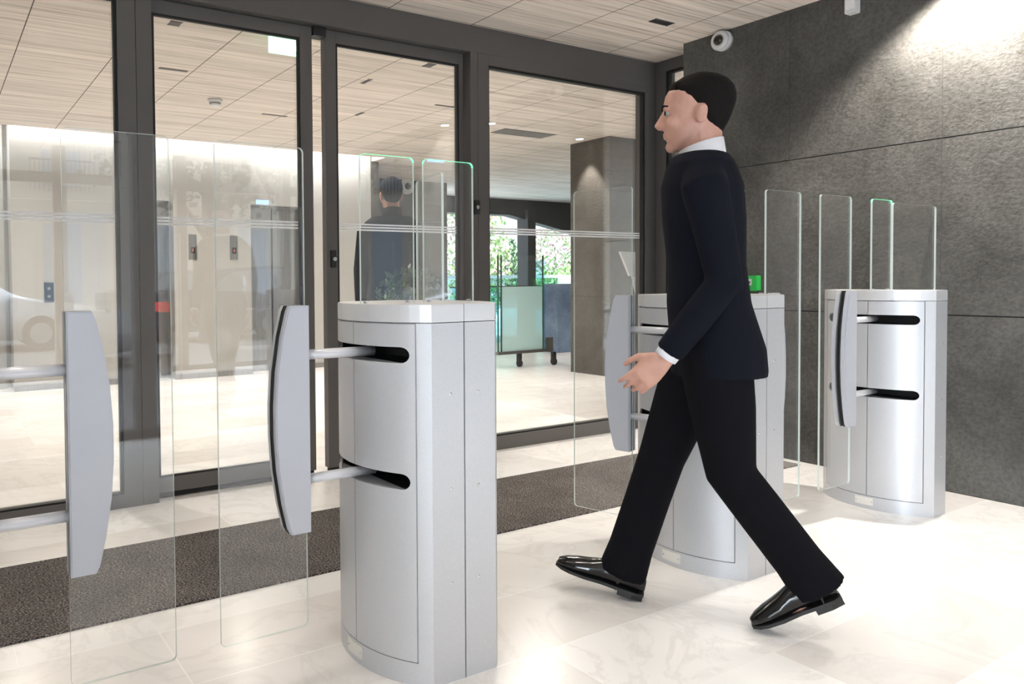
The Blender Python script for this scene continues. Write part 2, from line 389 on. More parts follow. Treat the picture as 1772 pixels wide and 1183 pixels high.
# ------------------------------------------------------------------ turnstile cabinets
CX, CY, RB = .105, 1.812, .315         # bow arc, relative to the seam
Y0, Y1 = 1.577, 2.047
def bowpts(sgn, y0=Y0, y1=Y1, k=22, dr=0.0):
    out = []
    for i in range(k + 1):
        y = y0 + (y1 - y0) * i / k
        x = CX - math.sqrt(max(0, (RB + dr) ** 2 - (y - CY) ** 2)); out.append((sgn * x, y))
    return out
def half_outline(sgn, dr=0., inner=.002):
    p = bowpts(sgn, dr=dr); return [(sgn * -inner, Y0)] + p + [(sgn * -inner, Y1)]
def boolcut(o, cutters):
    for cbm in cutters:
        cm = bpy.data.meshes.new('cut'); fixn(cbm); cbm.to_mesh(cm); cbm.free(); co = bpy.data.objects.new('cut', cm); COL.objects.link(co); co.parent = o.parent
        md = o.modifiers.new('b', 'BOOLEAN'); md.operation = 'DIFFERENCE'; md.solver = 'EXACT'; md.object = co
        bpy.context.view_layer.update()
        dg = bpy.context.evaluated_depsgraph_get(); me = bpy.data.meshes.new_from_object(o.evaluated_get(dg))
        o.modifiers.clear(); o.data = me; bpy.data.objects.remove(co)
def pill(y0, y1, z0, z1, k=8):
    r = (z1 - z0) / 2; zc = (z0 + z1) / 2; out = []
    for i in range(k + 1): a = R(-90 + 180 * i / k); out.append((y1 - r + r * math.cos(a), zc + r * math.sin(a)))
    for i in range(k + 1): a = R(90 + 180 * i / k); out.append((y0 + r + r * math.cos(a), zc + r * math.sin(a)))
    return out
SLOTS = [(.846, .890), (.513, .557)]
def shade_bow(o):
    for p in o.data.polygons: p.use_smooth = abs(p.normal.z) < .1 and abs(p.normal.x) > .3 and abs(p.normal.y) < .85
    o.data.set_sharp_from_angle(angle=R(22)) if hasattr(o.data, 'set_sharp_from_angle') else None
def half_cabinet(root, sgn, door=True):
    # housing: solid outline, recessed where the door sits
    bm = bmesh.new(); prism(bm, half_outline(sgn), .0, .9515, 'z'); fixn(bm)
    hs = put('housing', bm, M_steel, root)
    c1 = bmesh.new(); pts = bowpts(sgn, 1.606, 2.016, 18, dr=.02) + bowpts(sgn, 1.606, 2.016, 18, dr=-.0105)[::-1]; prism(c1, pts, .060, .96, 'z')
    cuts = [c1]
    for z0, z1 in SLOTS:
        c2 = bmesh.new(); prism(c2, pill(1.616, 2.008, z0, z1), sgn * -.30, sgn * -.045, 'x'); cuts.append(c2)
    boolcut(hs, cuts); shade_bow(hs)
    # door leaves on the bow, split by the middle joint
    for (a, b_) in ((1.6085, 1.7985), (1.8015, 2.0135)):
        d = bmesh.new(); pts = bowpts(sgn, a, b_, 14, dr=0.) + bowpts(sgn, a, b_, 14, dr=-.008)[::-1]; prism(d, pts, .0625, .9495, 'z'); fixn(d)
        do = put('door_panel', d, M_steel, root); cc = []
        for z0, z1 in SLOTS:
            c2 = bmesh.new(); prism(c2, pill(1.620, 2.003, z0 + .001, z1 - .001), sgn * -.30, sgn * -.04, 'x'); cc.append(c2)
        boolcut(do, cc); shade_bow(do)
    # dark liners inside the slots
    for z0, z1 in SLOTS:
        bm = bmesh.new(); P = pill(1.6175, 2.0065, z0 + .0006, z1 - .0006)
        A = [bm.verts.new((sgn * -(.05), p[0], p[1])) for p in P]
        Bq = []
        for p in P:
            xb = CX - math.sqrt(RB ** 2 - (p[0] - CY) ** 2)
            Bq.append(bm.verts.new((sgn * (xb + .0115), p[0], p[1])))
        bm.faces.new(A)
        for i in range(len(P)): bm.faces.new((A[i], A[(i + 1) % len(P)], Bq[(i + 1) % len(P)], Bq[i]))
        ln = put('slot_liner', bm, M_dark, root)
        bm = bmesh.new(); xx = sgn * -.0505; tube(bm, (xx, 1.64, (z0 + z1) / 2 + .003), (xx - sgn * .004, 1.64, (z0 + z1) / 2 + .003), .0035, 10); put('slot_screw', bm, M_screw, ln)
    # name plate low on the bow
    bm = bmesh.new(); pts = bowpts(sgn, 1.772, 1.848, 6, dr=.0025) + bowpts(sgn, 1.772, 1.848, 6, dr=.0)[::-1]; prism(bm, pts, .018, .053, 'z'); fixn(bm)
    pl = put('rating_plate', bm, M_plate, root)
    for y in (1.778, 1.842):
        x = sgn * (CX - math.sqrt(RB ** 2 - (y - CY) ** 2)); bm = bmesh.new(); tube(bm, (x - sgn * -0, y, .035), (x - sgn * .004, y, .035), .002, 8); put('rivet', bm, M_screw, pl)
    # lid
    bm = bmesh.new(); prism(bm, half_outline(sgn, dr=.0, inner=.001), .9535, 1.0, 'z'); fixn(bm)
    top = [e for e in bm.edges if all(abs(v.co.z - 1.0) < 1e-5 for v in e.verts)]
    bmesh.ops.bevel(bm, geom=top, offset=.002, segments=2, affect='EDGES')
    lid = put('lid', bm, M_lid, root); 
    # screws on the flat end
    for z in (.765, .515, .265):
        for x in (.045, ):
            bm = bmesh.new(); ball(bm, (sgn * -x, Y0, z), .0042, 10, (1, .4, 1)); put('end_screw', bm, M_screw, root)
    return hs
def glass_panel(name, x0, x1, z0, z1, y, parent, edges, th=.008, r=.014):
    """edges: material index per side of the outline: clear face 0, edge 1, lit edge 2, dark edge 3"""
    bm = bmesh.new(); P = rrect(x0, x1, z0, z1, r); fs = prism(bm, P, y - th / 2, y + th / 2, 'y'); fixn(bm)
    for q in fs[2:]: q.material_index = edges(q.calc_center_median())
    return put(name, bm, [M_clear, M_edge, M_edge_lit, M_edge_dk], parent)
YG = 1.80
def lit(c): return 2 if (c.z > 1.385) else 1
def plain(c): return 1
def screens(root, sides):
    for s in sides:
        if s < 0: glass_panel('glass_screen', -.186, -.008, .99, 1.415, YG, root, lit)
        elif s > 0: glass_panel('glass_screen', .026, .207, .99, 1.415, YG, root, lit)
        if s in (-1, 1):
            xs = (-.170, -.03) if s < 0 else (.045, .19)
            for x in xs: B('glass_clamp', M_screw, (x - .003, x + .003, YG - .007, YG + .007, .999, 1.006), parent=root)
def wing(root, hx, ang, r, sgn):
    """sgn -1: reaches to the left of the cabinet, +1: to the right; ang = opening towards the facade"""
    pv = empty('barrier_wing', (hx, YG, 0), 0, root)
    a = ang if sgn > 0 else -ang
    pv.rotation_euler = (0, 0, a)
    s = sgn
    e0, e1 = r, r + .243
    x0, x1 = sorted((s * e0, s * e1))
    glass_panel('wing_glass', x0, x1, .14, 1.415, 0, pv, plain)
    # paddle with a bowed free edge, padded both sides
    P = []
    zs = [1.0, .4]
    pts = [(e0, .40), (e0, 1.0), (e0 + .055, 1.0), (e0 + .062, .985), (e0 + .078, .92), (e0 + .092, .83), (e0 + .098, .74), (e0 + .098, .66), (e0 + .092, .57), (e0 + .078, .48), (e0 + .063, .415), (e0 + .055, .40)]
    for (side, yy) in ((-1, -.030), (1, .008)):
        bm = bmesh.new(); prism(bm, [(s * p[0], p[1]) for p in pts], yy, yy + .022, 'y'); fixn(bm)
        bmesh.ops.bevel(bm, geom=[e for e in bm.edges if abs(e.verts[0].co.y - e.verts[1].co.y) < 1e-6], offset=.003, segments=2, affect='EDGES')
        put('paddle', bm, M_paddle, pv)
    bm = bmesh.new()
    pc = [(s * (p[0] + (.002 if p[0] > e0 + .01 else 0)), p[1]) for p in pts]
    prism(bm, pc, -.0085, -.0052, 'y'); prism(bm, pc, .0052, .0078, 'y'); fixn(bm); put('paddle_seal', bm, M_rubber, pv)
    for z in (.868, .535):
        bm = bmesh.new(); tube(bm, (s * -.04, 0, z), (s * (e0 + .012), 0, z), .0135, 20); put('arm', bm, M_arm, pv)
    return pv
def cabinet(name, x, label, left=True, right=True, wl=0, wr=0, rr=.196):
    root = empty(name, (x, 0, 0)); tag(root, label, 'turnstile cabinet', 'turnstile gate cabinets across the lobby')
    if left: half_cabinet(root, 1)
    if right: half_cabinet(root, -1)
    if left: screens(root, (-1,)); wing(root, -.187, wl, .172, -1)
    if right: screens(root, (1,)); wing(root, .187, wr, rr, 1)
    return root
# seam positions
cabinet('turnstile_cabinet', 1.2192, 'silver bow-fronted turnstile cabinet standing nearest, closed glass wing reaching left', wl=0, wr=R(76))
cabinet('turnstile_cabinet', 2.5614, 'silver turnstile cabinet behind the walking man, left wing swung open', wl=R(74), wr=0, rr=.162)
c3 = cabinet('turnstile_cabinet', 3.903, 'silver half-width turnstile cabinet beside the dark stone wall', right=False)
# its end glass up to the wall
gp = glass_panel('glass_screen', .0, .414, .99, 1.405, YG, c3, plain)
cabinet('turnstile_cabinet', -.123, 'turnstile cabinet beyond the left picture edge, only its right wing and arms in view', left=False, wr=0)

# ------------------------------------------------------------------ things on the stone wall
dome = empty('dome_camera', (4.322, 2.945, 2.535)); tag(dome, 'round white security dome camera high on the dark stone wall under the ceiling', 'security camera')
bm = bmesh.new(); tube(bm, (0, 0, 0), (-.045, 0, 0), .062, 40); tube(bm, (-.045, 0, 0), (-.058, 0, 0), .062, 40, .050); put('base', bm, M_white, dome)
bm = bmesh.new(); tube(bm, (-.0581, 0, 0), (-.060, 0, 0), .036, 32); put('lens_ring', bm, M_screw, dome)
bm = bmesh.new(); ball(bm, (-.052, 0.0, 0), .031, 24); put('lens', bm, M_lens, dome)
bx_ = empty('sensor_box', (4.322, 2.185, 2.505)); tag(bx_, 'small white sensor box on the stone wall at the top picture edge', 'sensor')
bm = bmesh.new(); prism(bm, rrect(-.028, .028, -.04, .05, .008), -.045, 0, 'x'); fixn(bm); put('housing', bm, M_white, bx_)
B('front_panel', mat('pale_panel', g(.75), .3), (-.048, -.045, -.021, .021, -.02, .04), parent=bx_)
gb = empty('emergency_call_point', (4.322, 2.752, 1.028)); tag(gb, 'green emergency door release box on the dark stone wall above the middle cabinet', 'call point')
bm = bmesh.new(); prism(bm, rrect(-.052, .052, -.046, .046, .006), -.045, 0, 'x'); fixn(bm); put('housing', bm, M_green, gb)
fp = B('label_plate', mat('grey_label', g(.45), .4), (-.047, -.045, -.022, .022, -.012, .026), parent=gb)
B('label_mark', M_black, (-.0478, -.047, -.014, -.006, .000, .012), (-.0478, -.047, -.003, .005, .000, .012), (-.0478, -.047, .008, .015, .000, .012), parent=fp)

# ceiling fittings
def ceil_slot(x, y, w, d, lab, name='ceiling_slot', cat='ceiling vent', m_=None):
    o = empty(name, (x, y, HC)); tag(o, lab, cat, 'dark inserts in the timber ceiling')
    B('insert', m_ or M_black, (-w / 2, w / 2, -d / 2, d / 2, -.004, 0), parent=o); 
    for s_ in (-1, 1): B('rim', M_frame, (-w / 2 - .004, w / 2 + .004, s_ * (d / 2 + .002) - .002, s_ * (d / 2 + .002) + .002, -.005, 0), parent=o)
ceil_slot(3.837, 3.024, .16, .045, 'short black slot in the ceiling on this side of the glass front')
ceil_slot(1.289, 4.422, .065, .07, 'small square black insert in the lobby ceiling at upper left')
ceil_slot(1.55, 5.378, .20, .02, 'thin black slot in the lobby ceiling left of the smoke detector')
ceil_slot(1.95 + .99, 5.0, .03, .12, 'narrow dark insert in the lobby ceiling seen in the gap of the doors')
ceil_slot(2.78, 6.40, .24, .02, 'thin dark slot in the lobby ceiling right of the smoke detector')
ceil_slot(3.962, 5.378, .2, .02, 'thin dark slot in the ceiling seen at the right of the sliding leaf')
ceil_slot(3.12, 4.42, .065, .07, 'small dark insert in the ceiling at the upper left of the right pane')
ceil_slot(3.45, 6.0, .03, .12, 'small slanted dark insert in the ceiling seen through the sliding leaf')
ceil_slot(5.44, 6.0, .70, .22, 'wide grey ventilation grille in the lobby ceiling before the stone column', 'ventilation_grille', 'ceiling vent', mat('grille_grey', (.17, .155, .145), .7))
sd = empty('smoke_detector', (2.105, 6.093, HC)); tag(sd, 'white round smoke detector on the lobby ceiling behind the left sliding leaf', 'smoke detector')
bm = bmesh.new(); tube(bm, (0, 0, 0), (0, 0, -.025), .062, 28); put('base', bm, M_white, sd)
bm = bmesh.new(); tube(bm, (0, 0, -.025), (0, 0, -.055), .05, 28, .036); put('sensor_head', bm, M_white, sd)
bm = bmesh.new(); tube(bm, (0, 0, -.033), (0, 0, -.041), .0485, 28, .0455); put('vent_ring', bm, M_frame, sd)
def downlight(x, y, lab):
    o = empty('ceiling_downlight', (x, y, HC)); tag(o, lab, 'ceiling light', 'round recessed downlights')
    bm = bmesh.new(); k = 28
    A = [bm.verts.new((.052 * math.cos(2 * PI * i / k), .052 * math.sin(2 * PI * i / k), -.004)) for i in range(k)]
    Bq = [bm.verts.new((.040 * math.cos(2 * PI * i / k), .040 * math.sin(2 * PI * i / k), -.006)) for i in range(k)]
    Cq = [bm.verts.new((.052 * math.cos(2 * PI * i / k), .052 * math.sin(2 * PI * i / k), 0)) for i in range(k)]
    for i in range(k):
        j = (i + 1) % k; bm.faces.new((A[i], A[j], Bq[j], Bq[i])); bm.faces.new((Cq[i], Cq[j], A[j], A[i]))
    put('trim_ring', bm, M_white, o)
    bm = bmesh.new(); tube(bm, (0, 0, -.0045), (0, 0, -.003), .040, 24); put('lamp_lens', bm, M_lampw, o)
downlight(6.198, 5.945, 'lit round downlight in the ceiling beside the stone column')
downlight(4.80, 5.758, 'lit round downlight at the left edge of the right pane')
downlight(4.444, 6.034, 'lit round downlight seen near the right stile of the sliding leaf')
for i, (x, y) in enumerate(SPOTS):
    pass
ex = empty('exit_sign', (2.02, 4.3, 0)); tag(ex, 'lit green and white exit sign hanging at the lobby ceiling behind the left sliding leaf', 'exit sign')
B('housing', M_led, (-.185, .06, -.012, .012, 2.475, 2.575), parent=ex, bev=.004)
B('light_panel', M_ledw, (-.15, .06, -.015, -.012, 2.505, 2.56), parent=ex)
for x in (-.1, .03): B('hanger', M_white, (x, x + .01, -.004, .004, 2.575, HC), parent=ex)

# ------------------------------------------------------------------ lobby behind the glass
core = struct(B('wall_back', M_wall, (-3.6, .66, 8.42, 8.6, 0, 2.8), (.70, 1.80, 8.12, 8.6, 0, 2.8), (2.32, 3.22, 8.14, 8.6, 0, 2.8), (3.92, 4.93, 8.30, 8.6, 0, 2.8), (.66, .70, 8.5, 8.6, 0, 2.8), (1.80, 3.95, 8.5, 8.6, 0, 2.8), (1.80, 2.32, 8.24, 8.6, 1.97, 2.8), (3.22, 3.92, 8.24, 8.6, 1.97, 2.8)))
struct(B('baseboard_back', M_elev, (.70, 1.80, 8.112, 8.12, 0, .06), (2.32, 3.22, 8.132, 8.14, 0, .06), (3.92, 4.93, 8.292, 8.3, 0, .06)))
struct(B('trim_5', M_cove, (-3.6, 4.95, 8.02, 8.06, HC + .17, HC + .19)))
def lift(n_, x0, x1, x2=None):
    d = empty(n_, (x0, 8.38, 0)); struct(d)
    w = x1 - x0
    for a, b_ in ((0, w / 2 - .002), (w / 2 + .002, w)): B('door_leaf', M_elev, (a + .02, b_ - (.02 if b_ == w else 0), 0, .03, 0, 1.97), parent=d)
    B('door_frame', M_elev, (0, .02, -.06, .06, 0, 1.97), (w - .02, w, -.06, .06, 0, 1.97), (0, w, -.06, .06, 1.95, 1.97), parent=d)
lift('door_3', 1.80, 2.32); lift('door_4', 3.22, 3.92)
def call_panel(x, y, z0, z1, lab, disp):
    o = empty('lift_call_panel', (x, y, 0)); tag(o, lab, 'lift call panel', 'lift call panels on the white wall')
    B('plate', M_elev if disp else mat('dark_plate', g(.09), .3, .6), (-.045, .045, -.012, 0, z0, z1), parent=o, bev=.002)
    if disp:
        B('display', M_black, (-.024, .024, -.014, -.012, z0 + .07, z0 + .14), parent=o)
        B('display_mark', mat('dim_red_mark', (.4, .1, .06), .5, emit=(.8, .15, .08), estr=.12), (-.008, .008, -.0145, -.014, z0 + .09, z0 + .12), parent=o)
    else:
        for zc in (z0 + .06, z0 + .14):
            bm = bmesh.new(); tube(bm, (0, -.012, zc), (0, -.017, zc), .018, 20); b2 = put('button', bm, M_elev, o)
            bm = bmesh.new(); s = 1 if zc > z0 + .1 else -1
            prism(bm, [(-.008, zc - s * .005), (.008, zc - s * .005), (0, zc + s * .008)], -.0185, -.017, 'y'); fixn(bm); put('arrow', bm, M_white, b2)
call_panel(1.035, 8.12, .88, 1.08, 'dark lift call panel with arrow buttons on the leftmost white wall pier', False)
call_panel(2.53, 8.14, 1.32, 1.60, 'grey lift panel with small display, left of the pair', True)
call_panel(3.01, 8.14, 1.32, 1.60, 'grey lift panel with small display, right of the pair', True)
# the dark recess and piers right of the lifts
struct(B('wall_recess', M_stone2, (4.93, 5.05, 8.3, 10.2, 0, 2.6), (5.05, 7.1, 9.6, 10.2, 0, 2.6)))
# stone column
cl = struct(B('column', M_stone2, (6.37, 7.55, 5.68, 6.25, 0, HC)))
B('course_joint', M_joint, (6.3695, 7.551, 5.6795, 6.2505, .868, .871), (6.3695, 7.551, 5.6795, 6.2505, 1.737, 1.740), parent=cl)

# dark steel beam, post and glazed garden side
struct(B('trim_6', M_beam, (7.0, 12.2, 11.0, 11.3, 2.30, HC)))
bm = bmesh.new(); prism(bm, [(8.5, 2.46), (9.6, 2.30), (12.2, 1.82), (12.2, 2.45), (8.5, 2.60)], 10.98, 11.2, 'y'); fixn(bm); struct(put('trim_7', bm, M_beam))
struct(B('trim_8', M_beam, (9.98, 10.18, 10.9, 11.2, 0, 2.4)))
gr = empty('glass_guard_rail', (9.3, 9.6, 0)); tag(gr, 'blue-tinted glass guard rail with dark top bar before the garden', 'guard rail')
B('glass_pane', M_gtint, (-2.1, .0, 0, .012, .03, .95), parent=gr); B('glass_pane', M_gtint, (.02, 2.8, 0, .012, .03, .95), parent=gr)
B('top_bar', M_beam, (-2.15, 2.85, -.01, .022, .945, .962), parent=gr)
gr2 = empty('glass_guard_rail', (10.9, 11.9, 0)); tag(gr2, 'pale glass balustrade with light top edge standing outside by the shrubs', 'guard rail')
B('glass_pane', M_gtint, (-2.4, 2.4, 0, .012, -.1, 1.12), parent=gr2); B('top_bar', mat('pale_rail', (.45, .62, .66), .3), (-2.4, 2.4, -.02, .03, 1.10, 1.16), parent=gr2)
M_slate = stone('blue_slate_cladding', (.10, .15, .24), (.26, .36, .50))
pr_ = B('slate_pier', M_slate, (7.84, 8.7, 7.95, 8.25, 0, 1.0)); tag(pr_, 'low blue-grey slate pier standing left of the stone column', 'pier')

# glass screen on casters
ct = empty('mobile_glass_screen', (6.28, 6.95, 0)); tag(ct, 'mobile frosted glass screen on black casters in the lobby', 'mobile screen')
B('frosted_panel', M_frost, (-.34, .31, -.006, .006, .20, .98), parent=ct)
B('clear_panel', M_clear, (-.34, .31, -.006, .006, .98, 1.36), parent=ct)
for x in (-.40, -.35, .32): B('upright', M_edge_dk, (x, x + .010, -.01, .01, .17, 1.36), parent=ct)
B('side_glass', M_gtint, (.335, .36, .0, .30, .2, 1.3), parent=ct)
B('base_rail', M_elev, (-.42, .48, -.03, .10, .165, .20), parent=ct)
B('end_plate', M_elev, (.36, .48, -.02, 0, .20, .34), parent=ct)
def caster(x, y, parent):
    bm = bmesh.new(); tube(bm, (x - .014, y, .045), (x + .014, y, .045), .045, 24)
    w = put('caster', bm, M_rubber, parent)
    B('caster_fork', M_black, (x - .022, x - .016, y - .02, y + .03, .04, .13), (x + .016, x + .022, y - .02, y + .03, .04, .13), (x - .022, x + .022, y - .02, y + .03, .125, .165), parent=w)
caster(-.06, 0.0, ct); caster(.43, -.08, ct); caster(-.3, .3, ct)
B('base_crossbar', M_black, (-.32, -.28, .0, .34, .165, .185), parent=ct)

# lectern behind the corner pane
lc = empty('lectern', (5.13, 4.25, 0)); tag(lc, 'slanted grey reading stand with a white leaflet, seen behind the corner pane', 'reading stand')
bm = bmesh.new()
P = [(-.24, 1.285), (.20, 1.285), (.20, 1.085), (-.125, 1.085)]
prism(bm, P, 0, .02, 'y'); fixn(bm); put('panel', bm, mat('stand_grey', (.55, .53, .51), .5), lc)
bm = bmesh.new(); prism(bm, [(-.125, 1.083), (.2, 1.083), (.2, .93), (-.075, .93)], -.02, -.01, 'y'); fixn(bm); put('leaflet', bm, mat('paper_white', g(.62), .7), lc)
B('post', M_frame, (.02, .06, .02, .06, 0, 1.1), parent=lc); B('foot', M_frame, (-.12, .2, -.08, .2, 0, .015), parent=lc)
# low dolly at the far left
dl = empty('flat_dolly', (-.02, 3.27, 0)); tag(dl, 'dark flat dolly on a caster cut by the left picture edge', 'dolly')
B('deck', M_elev, (-.5, .222, -.18, .10, .10, .125), parent=dl, bev=.003)
caster(.1, -.08, dl); caster(-.38, -.05, dl)

# garden planting seen through the opening
def leaves(name, c, r, cnt, size, mts, parent, flat=1.0, seed=1):
    rnd = random.Random(seed); bm = bmesh.new()
    for i in range(cnt):
        a, b_ = rnd.uniform(0, 2 * PI), math.acos(rnd.uniform(-1, 1)); q = rnd.uniform(.45, 1) ** .5
        p = Vector((r[0] * q * math.sin(b_) * math.cos(a), r[1] * q * math.sin(b_) * math.sin(a), r[2] * q * math.cos(b_))) + Vector(c)
        u = Vector((rnd.gauss(0, 1), rnd.gauss(0, 1), rnd.gauss(0, 1))).normalized(); v = u.orthogonal().normalized(); s = size * rnd.uniform(.6, 1.3)
        w = u.cross(v)
        vs = [bm.verts.new(p + v * s), bm.verts.new(p + w * s * .45 + u * s * .12), bm.verts.new(p - v * s), bm.verts.new(p - w * s * .45 + u * s * .12)]
        f_ = bm.faces.new(vs); f_.material_index = rnd.randrange(len(mts))
    return put(name, bm, mts, parent)
G1 = mat('mid_green_leaf', (.10, .20, .06), .6); G2 = mat('yellow_green_leaf', (.22, .30, .10), .6); G3 = mat('dark_green_leaf', (.025, .06, .02), .55)
PK = mat('pink_blossom', (.42, .25, .25), .7); GY = mat('pale_blossom', (.45, .41, .42), .7)
BK = mat('bark', (.07, .055, .045), .85)
def shrub(x, y, r, cnt, mts, lab, seed, h=0., size=.07):
    o = empty('garden_shrub', (x, y, -.1)); tag(o, lab, 'shrub', 'shrubs in the garden')
    leaves('foliage', (0, 0, h), r, cnt, size, mts, o, seed=seed)
    bm = bmesh.new(); limb(bm, [(0, 0, 0), (.03, 0, h * .5), (0, .02, h)], [.05, .04, .02], seg=8); put('trunk', bm, BK, o)
shrub(10.3, 13.6, (1.5, .8, 1.9), 5200, [G2, G1, G2, GY, PK], 'yellow-green shrub with pale blossoms at the left of the garden', 3, 1.6)
shrub(13.0, 15.6, (1.0, .7, .95), 3400, [G3, G3, G1], 'dark green shrub in the garden behind the steel post', 4, 1.5)
shrub(15.6, 15.9, (1.3, .7, .8), 3000, [PK, GY, G1], 'pink flowering shrub right of the dark one', 5, 2.1)
shrub(13.9, 13.4, (1.9, .45, .6), 3400, [G1, G2], 'low bright green shrub along the garden railing', 6, .9)
struct(B('ground_garden', mat('garden_paving', (.45, .47, .48), .8), (-4, 30, 11.3, 24, -.3, -.12)))

# ------------------------------------------------------------------ the street behind the camera (seen mirrored in the glass)
struct(B('ground_street', mat('asphalt', (.13, .13, .135), .85), (-30, 40, -11.5, -1.9, -.3, -.14)))
struct(B('ground_pavement', mat('pavement', (.32, .31, .30), .85), (-30, 40, -16, -11.5, -.3, -.02)))
fr = struct(B('window_4', M_frame, (-3.6, 4.5, -1.68, -1.58, 2.19, 2.30), (-3.6, 4.5, -1.68, -1.58, 0, .06), (1.20, 1.34, -1.68, -1.58, 0, HC), (2.60, 2.72, -1.68, -1.58, 0, HC), (-.3, -.18, -1.68, -1.58, 0, HC), (3.95, 4.10, -1.68, -1.58, 0, HC), (-2, -1.88, -1.68, -1.58, 0, HC)))
bd = B('blue_display', M_blue, (3.62, 3.78, -1.57, -1.55, 2.06, 2.11)); tag(bd, 'small lit blue display over the entrance, seen mirrored in the glass', 'display')
bd.parent = None
M_lime = mat('pale_limestone', (.66, .62, .55), .8); M_skyglass = mat('window_pane_sky', (.40, .50, .62), .1)  # blue of the pane colour imitates sky mirrored in the windows
M_iron = mat('wrought_iron', g(.02), .6)
bl = empty('apartment_building', (0, -17.0, 0)); tag(bl, 'pale limestone apartment building with balconies across the street, mirrored in the glass', 'building')
bm = bmesh.new(); box(bm, -20, 34, -6, 0, -.1, 17)
for z in (3.6, 6.9, 10.2): box(bm, -20, 34, 0, .28, z, z + .22)
put('wall', bm, M_lime, bl)
for i in range(13):
    x = -12 + i * 3.1
    for (z0, z1) in ((.5, 2.9), (4.0, 6.2), (7.2, 9.4)):
        wv = B('window', M_lime, (x - .72, x + .72, 0, .07, z0 - .1, z1 + .15), parent=bl)
        B('pane', M_skyglass, (x - .55, x + .55, .06, .09, z0, z1), parent=wv)
        if z0 > 3: 
            bm = bmesh.new()
            for k in range(15): box(bm, x - .9 + k * .128, x - .885 + k * .128, .30, .32, z0 - .15, z0 + .75)
            box(bm, x - .92, x + .92, .29, .33, z0 + .75, z0 + .80); put('balcony_rail', bm, M_iron, bl)
def car(x, y, body, lab, flip=1, tail=False, L=4.2):
    o = empty('parked_car', (x, y, -.14), 0); tag(o, lab, 'car', 'cars parked in the street')
    o.scale = (1, 1, 1)
    prof = [(0, .25), (0, .62), (.10, .78), (.55, .88), (1.15, 1.0), (1.75, 1.38), (2.3, 1.47), (3.1, 1.42), (3.75, 1.12), (4.1, 1.0), (4.2, .7), (4.2, .3), (3.85, .22), (.35, .2)]
    prof = [((p[0] if flip > 0 else 4.2 - p[0]) * L / 4.2, p[1]) for p in prof]
    bm = bmesh.new(); prism(bm, prof, -.85, .85, 'y'); fixn(bm)
    for v in bm.verts:
        if v.co.z > 1.05: v.co.y *= .78
    bmesh.ops.bevel(bm, geom=bm.edges[:], offset=.045, segments=2, affect='EDGES')
    put('body', bm, body, o, True)
    wp = [(1.30, 1.02), (1.82, 1.34), (2.3, 1.42), (3.05, 1.37), (3.5, 1.08)]
    wp = [((p[0] if flip > 0 else 4.2 - p[0]) * L / 4.2, p[1]) for p in wp]
    bm = bmesh.new(); prism(bm, wp, -.77, .77, 'y'); fixn(bm); put('side_windows', bm, M_skyglass, o)
    for wx in (.8, 3.35):
        for s in (-1, 1):
            xx = (wx if flip > 0 else 4.2 - wx) * L / 4.2
            bm = bmesh.new(); tube(bm, (xx, s * .88, .32), (xx, s * .68, .32), .32, 24); wh = put('wheel', bm, M_rubber, o)
            bm = bmesh.new(); tube(bm, (xx, s * .89, .32), (xx, s * .86, .32), .19, 20); put('hub_cap', bm, M_screw, wh)
    if tail:
        xe = 4.2 if flip > 0 else 0
        B('tail_lamp', mat('lit_tail_lamp', (.6, .02, .02), .3, emit=(1, .05, .03), estr=2), (xe * L / 4.2 - .08, xe * L / 4.2 + .05, .5, .84, .78, .92), parent=o)
CW = mat('white_car_paint', (.72, .76, .82), .2); CB = mat('dark_blue_car_paint', (.02, .03, .07), .15); CS = mat('silver_car_paint', (.45, .47, .5), .25, .5)
car(-2.0, -8.2, CW, 'white parked car mirrored at the left of the glass front', flip=-1, L=4.6)
car(3.0, -8.2, CB, 'dark blue parked car with red tail lamp mirrored in the glass', flip=-1, tail=True, L=4.0)
car(7.4, -8.2, CS, 'silver parked car mirrored left of the opening between the doors', flip=1, L=4.2)
car(12.0, -8.2, CB, 'dark parked car mirrored behind the nearest cabinet', flip=1, L=4.2)
def tree(x, y, lab, seed):
    rnd = random.Random(seed); o = empty('street_tree', (x, y, -.02)); tag(o, lab, 'tree', 'bare street trees')
    bm = bmesh.new(); limb(bm, [(0, 0, 0), (.1, 0, 1.6), (0, .1, 3.2)], [.16, .13, .10], seg=10)
    tips = []
    for k in range(11):
        a = rnd.uniform(0, 2 * PI); l = rnd.uniform(1.0, 1.9); z = rnd.uniform(1.9, 3.2)
        p1 = Vector((0, .05, z)); p2 = p1 + Vector((math.cos(a) * l * .5, math.sin(a) * l * .5, l * .45)); p3 = p2 + Vector((math.cos(a + .6) * l * .6, math.sin(a + .6) * l * .5, l * .3))
        limb(bm, [p1, p2, p3], [.06, .035, .012], (0, 0.01, 1), 6); tips += [p2, p3]
    put('trunk', bm, BK, o)
    bm = bmesh.new()
    for t in tips:
        for k in range(70):
            p = t + Vector((rnd.gauss(0, .33), rnd.gauss(0, .33), rnd.gauss(0, .25))); u = Vector((rnd.gauss(0, 1), rnd.gauss(0, 1), rnd.gauss(0, 1))).normalized(); v = u.orthogonal().normalized(); w = u.cross(v); s = .07
            bm.faces.new([bm.verts.new(p + v * s), bm.verts.new(p + w * s), bm.verts.new(p - v * s), bm.verts.new(p - w * s)])
    put('foliage', bm, mat('autumn_leaf', (.10, .09, .05), .7), o)
tree(-1.4, -6.2, 'street tree with sparse brown leaves mirrored at the far left', 11)
tree(4.6, -6.6, 'street tree with sparse leaves mirrored over the door post', 12)
tree(10.2, -6.4, 'street tree with bare twisting branches mirrored by the standing figure', 13)

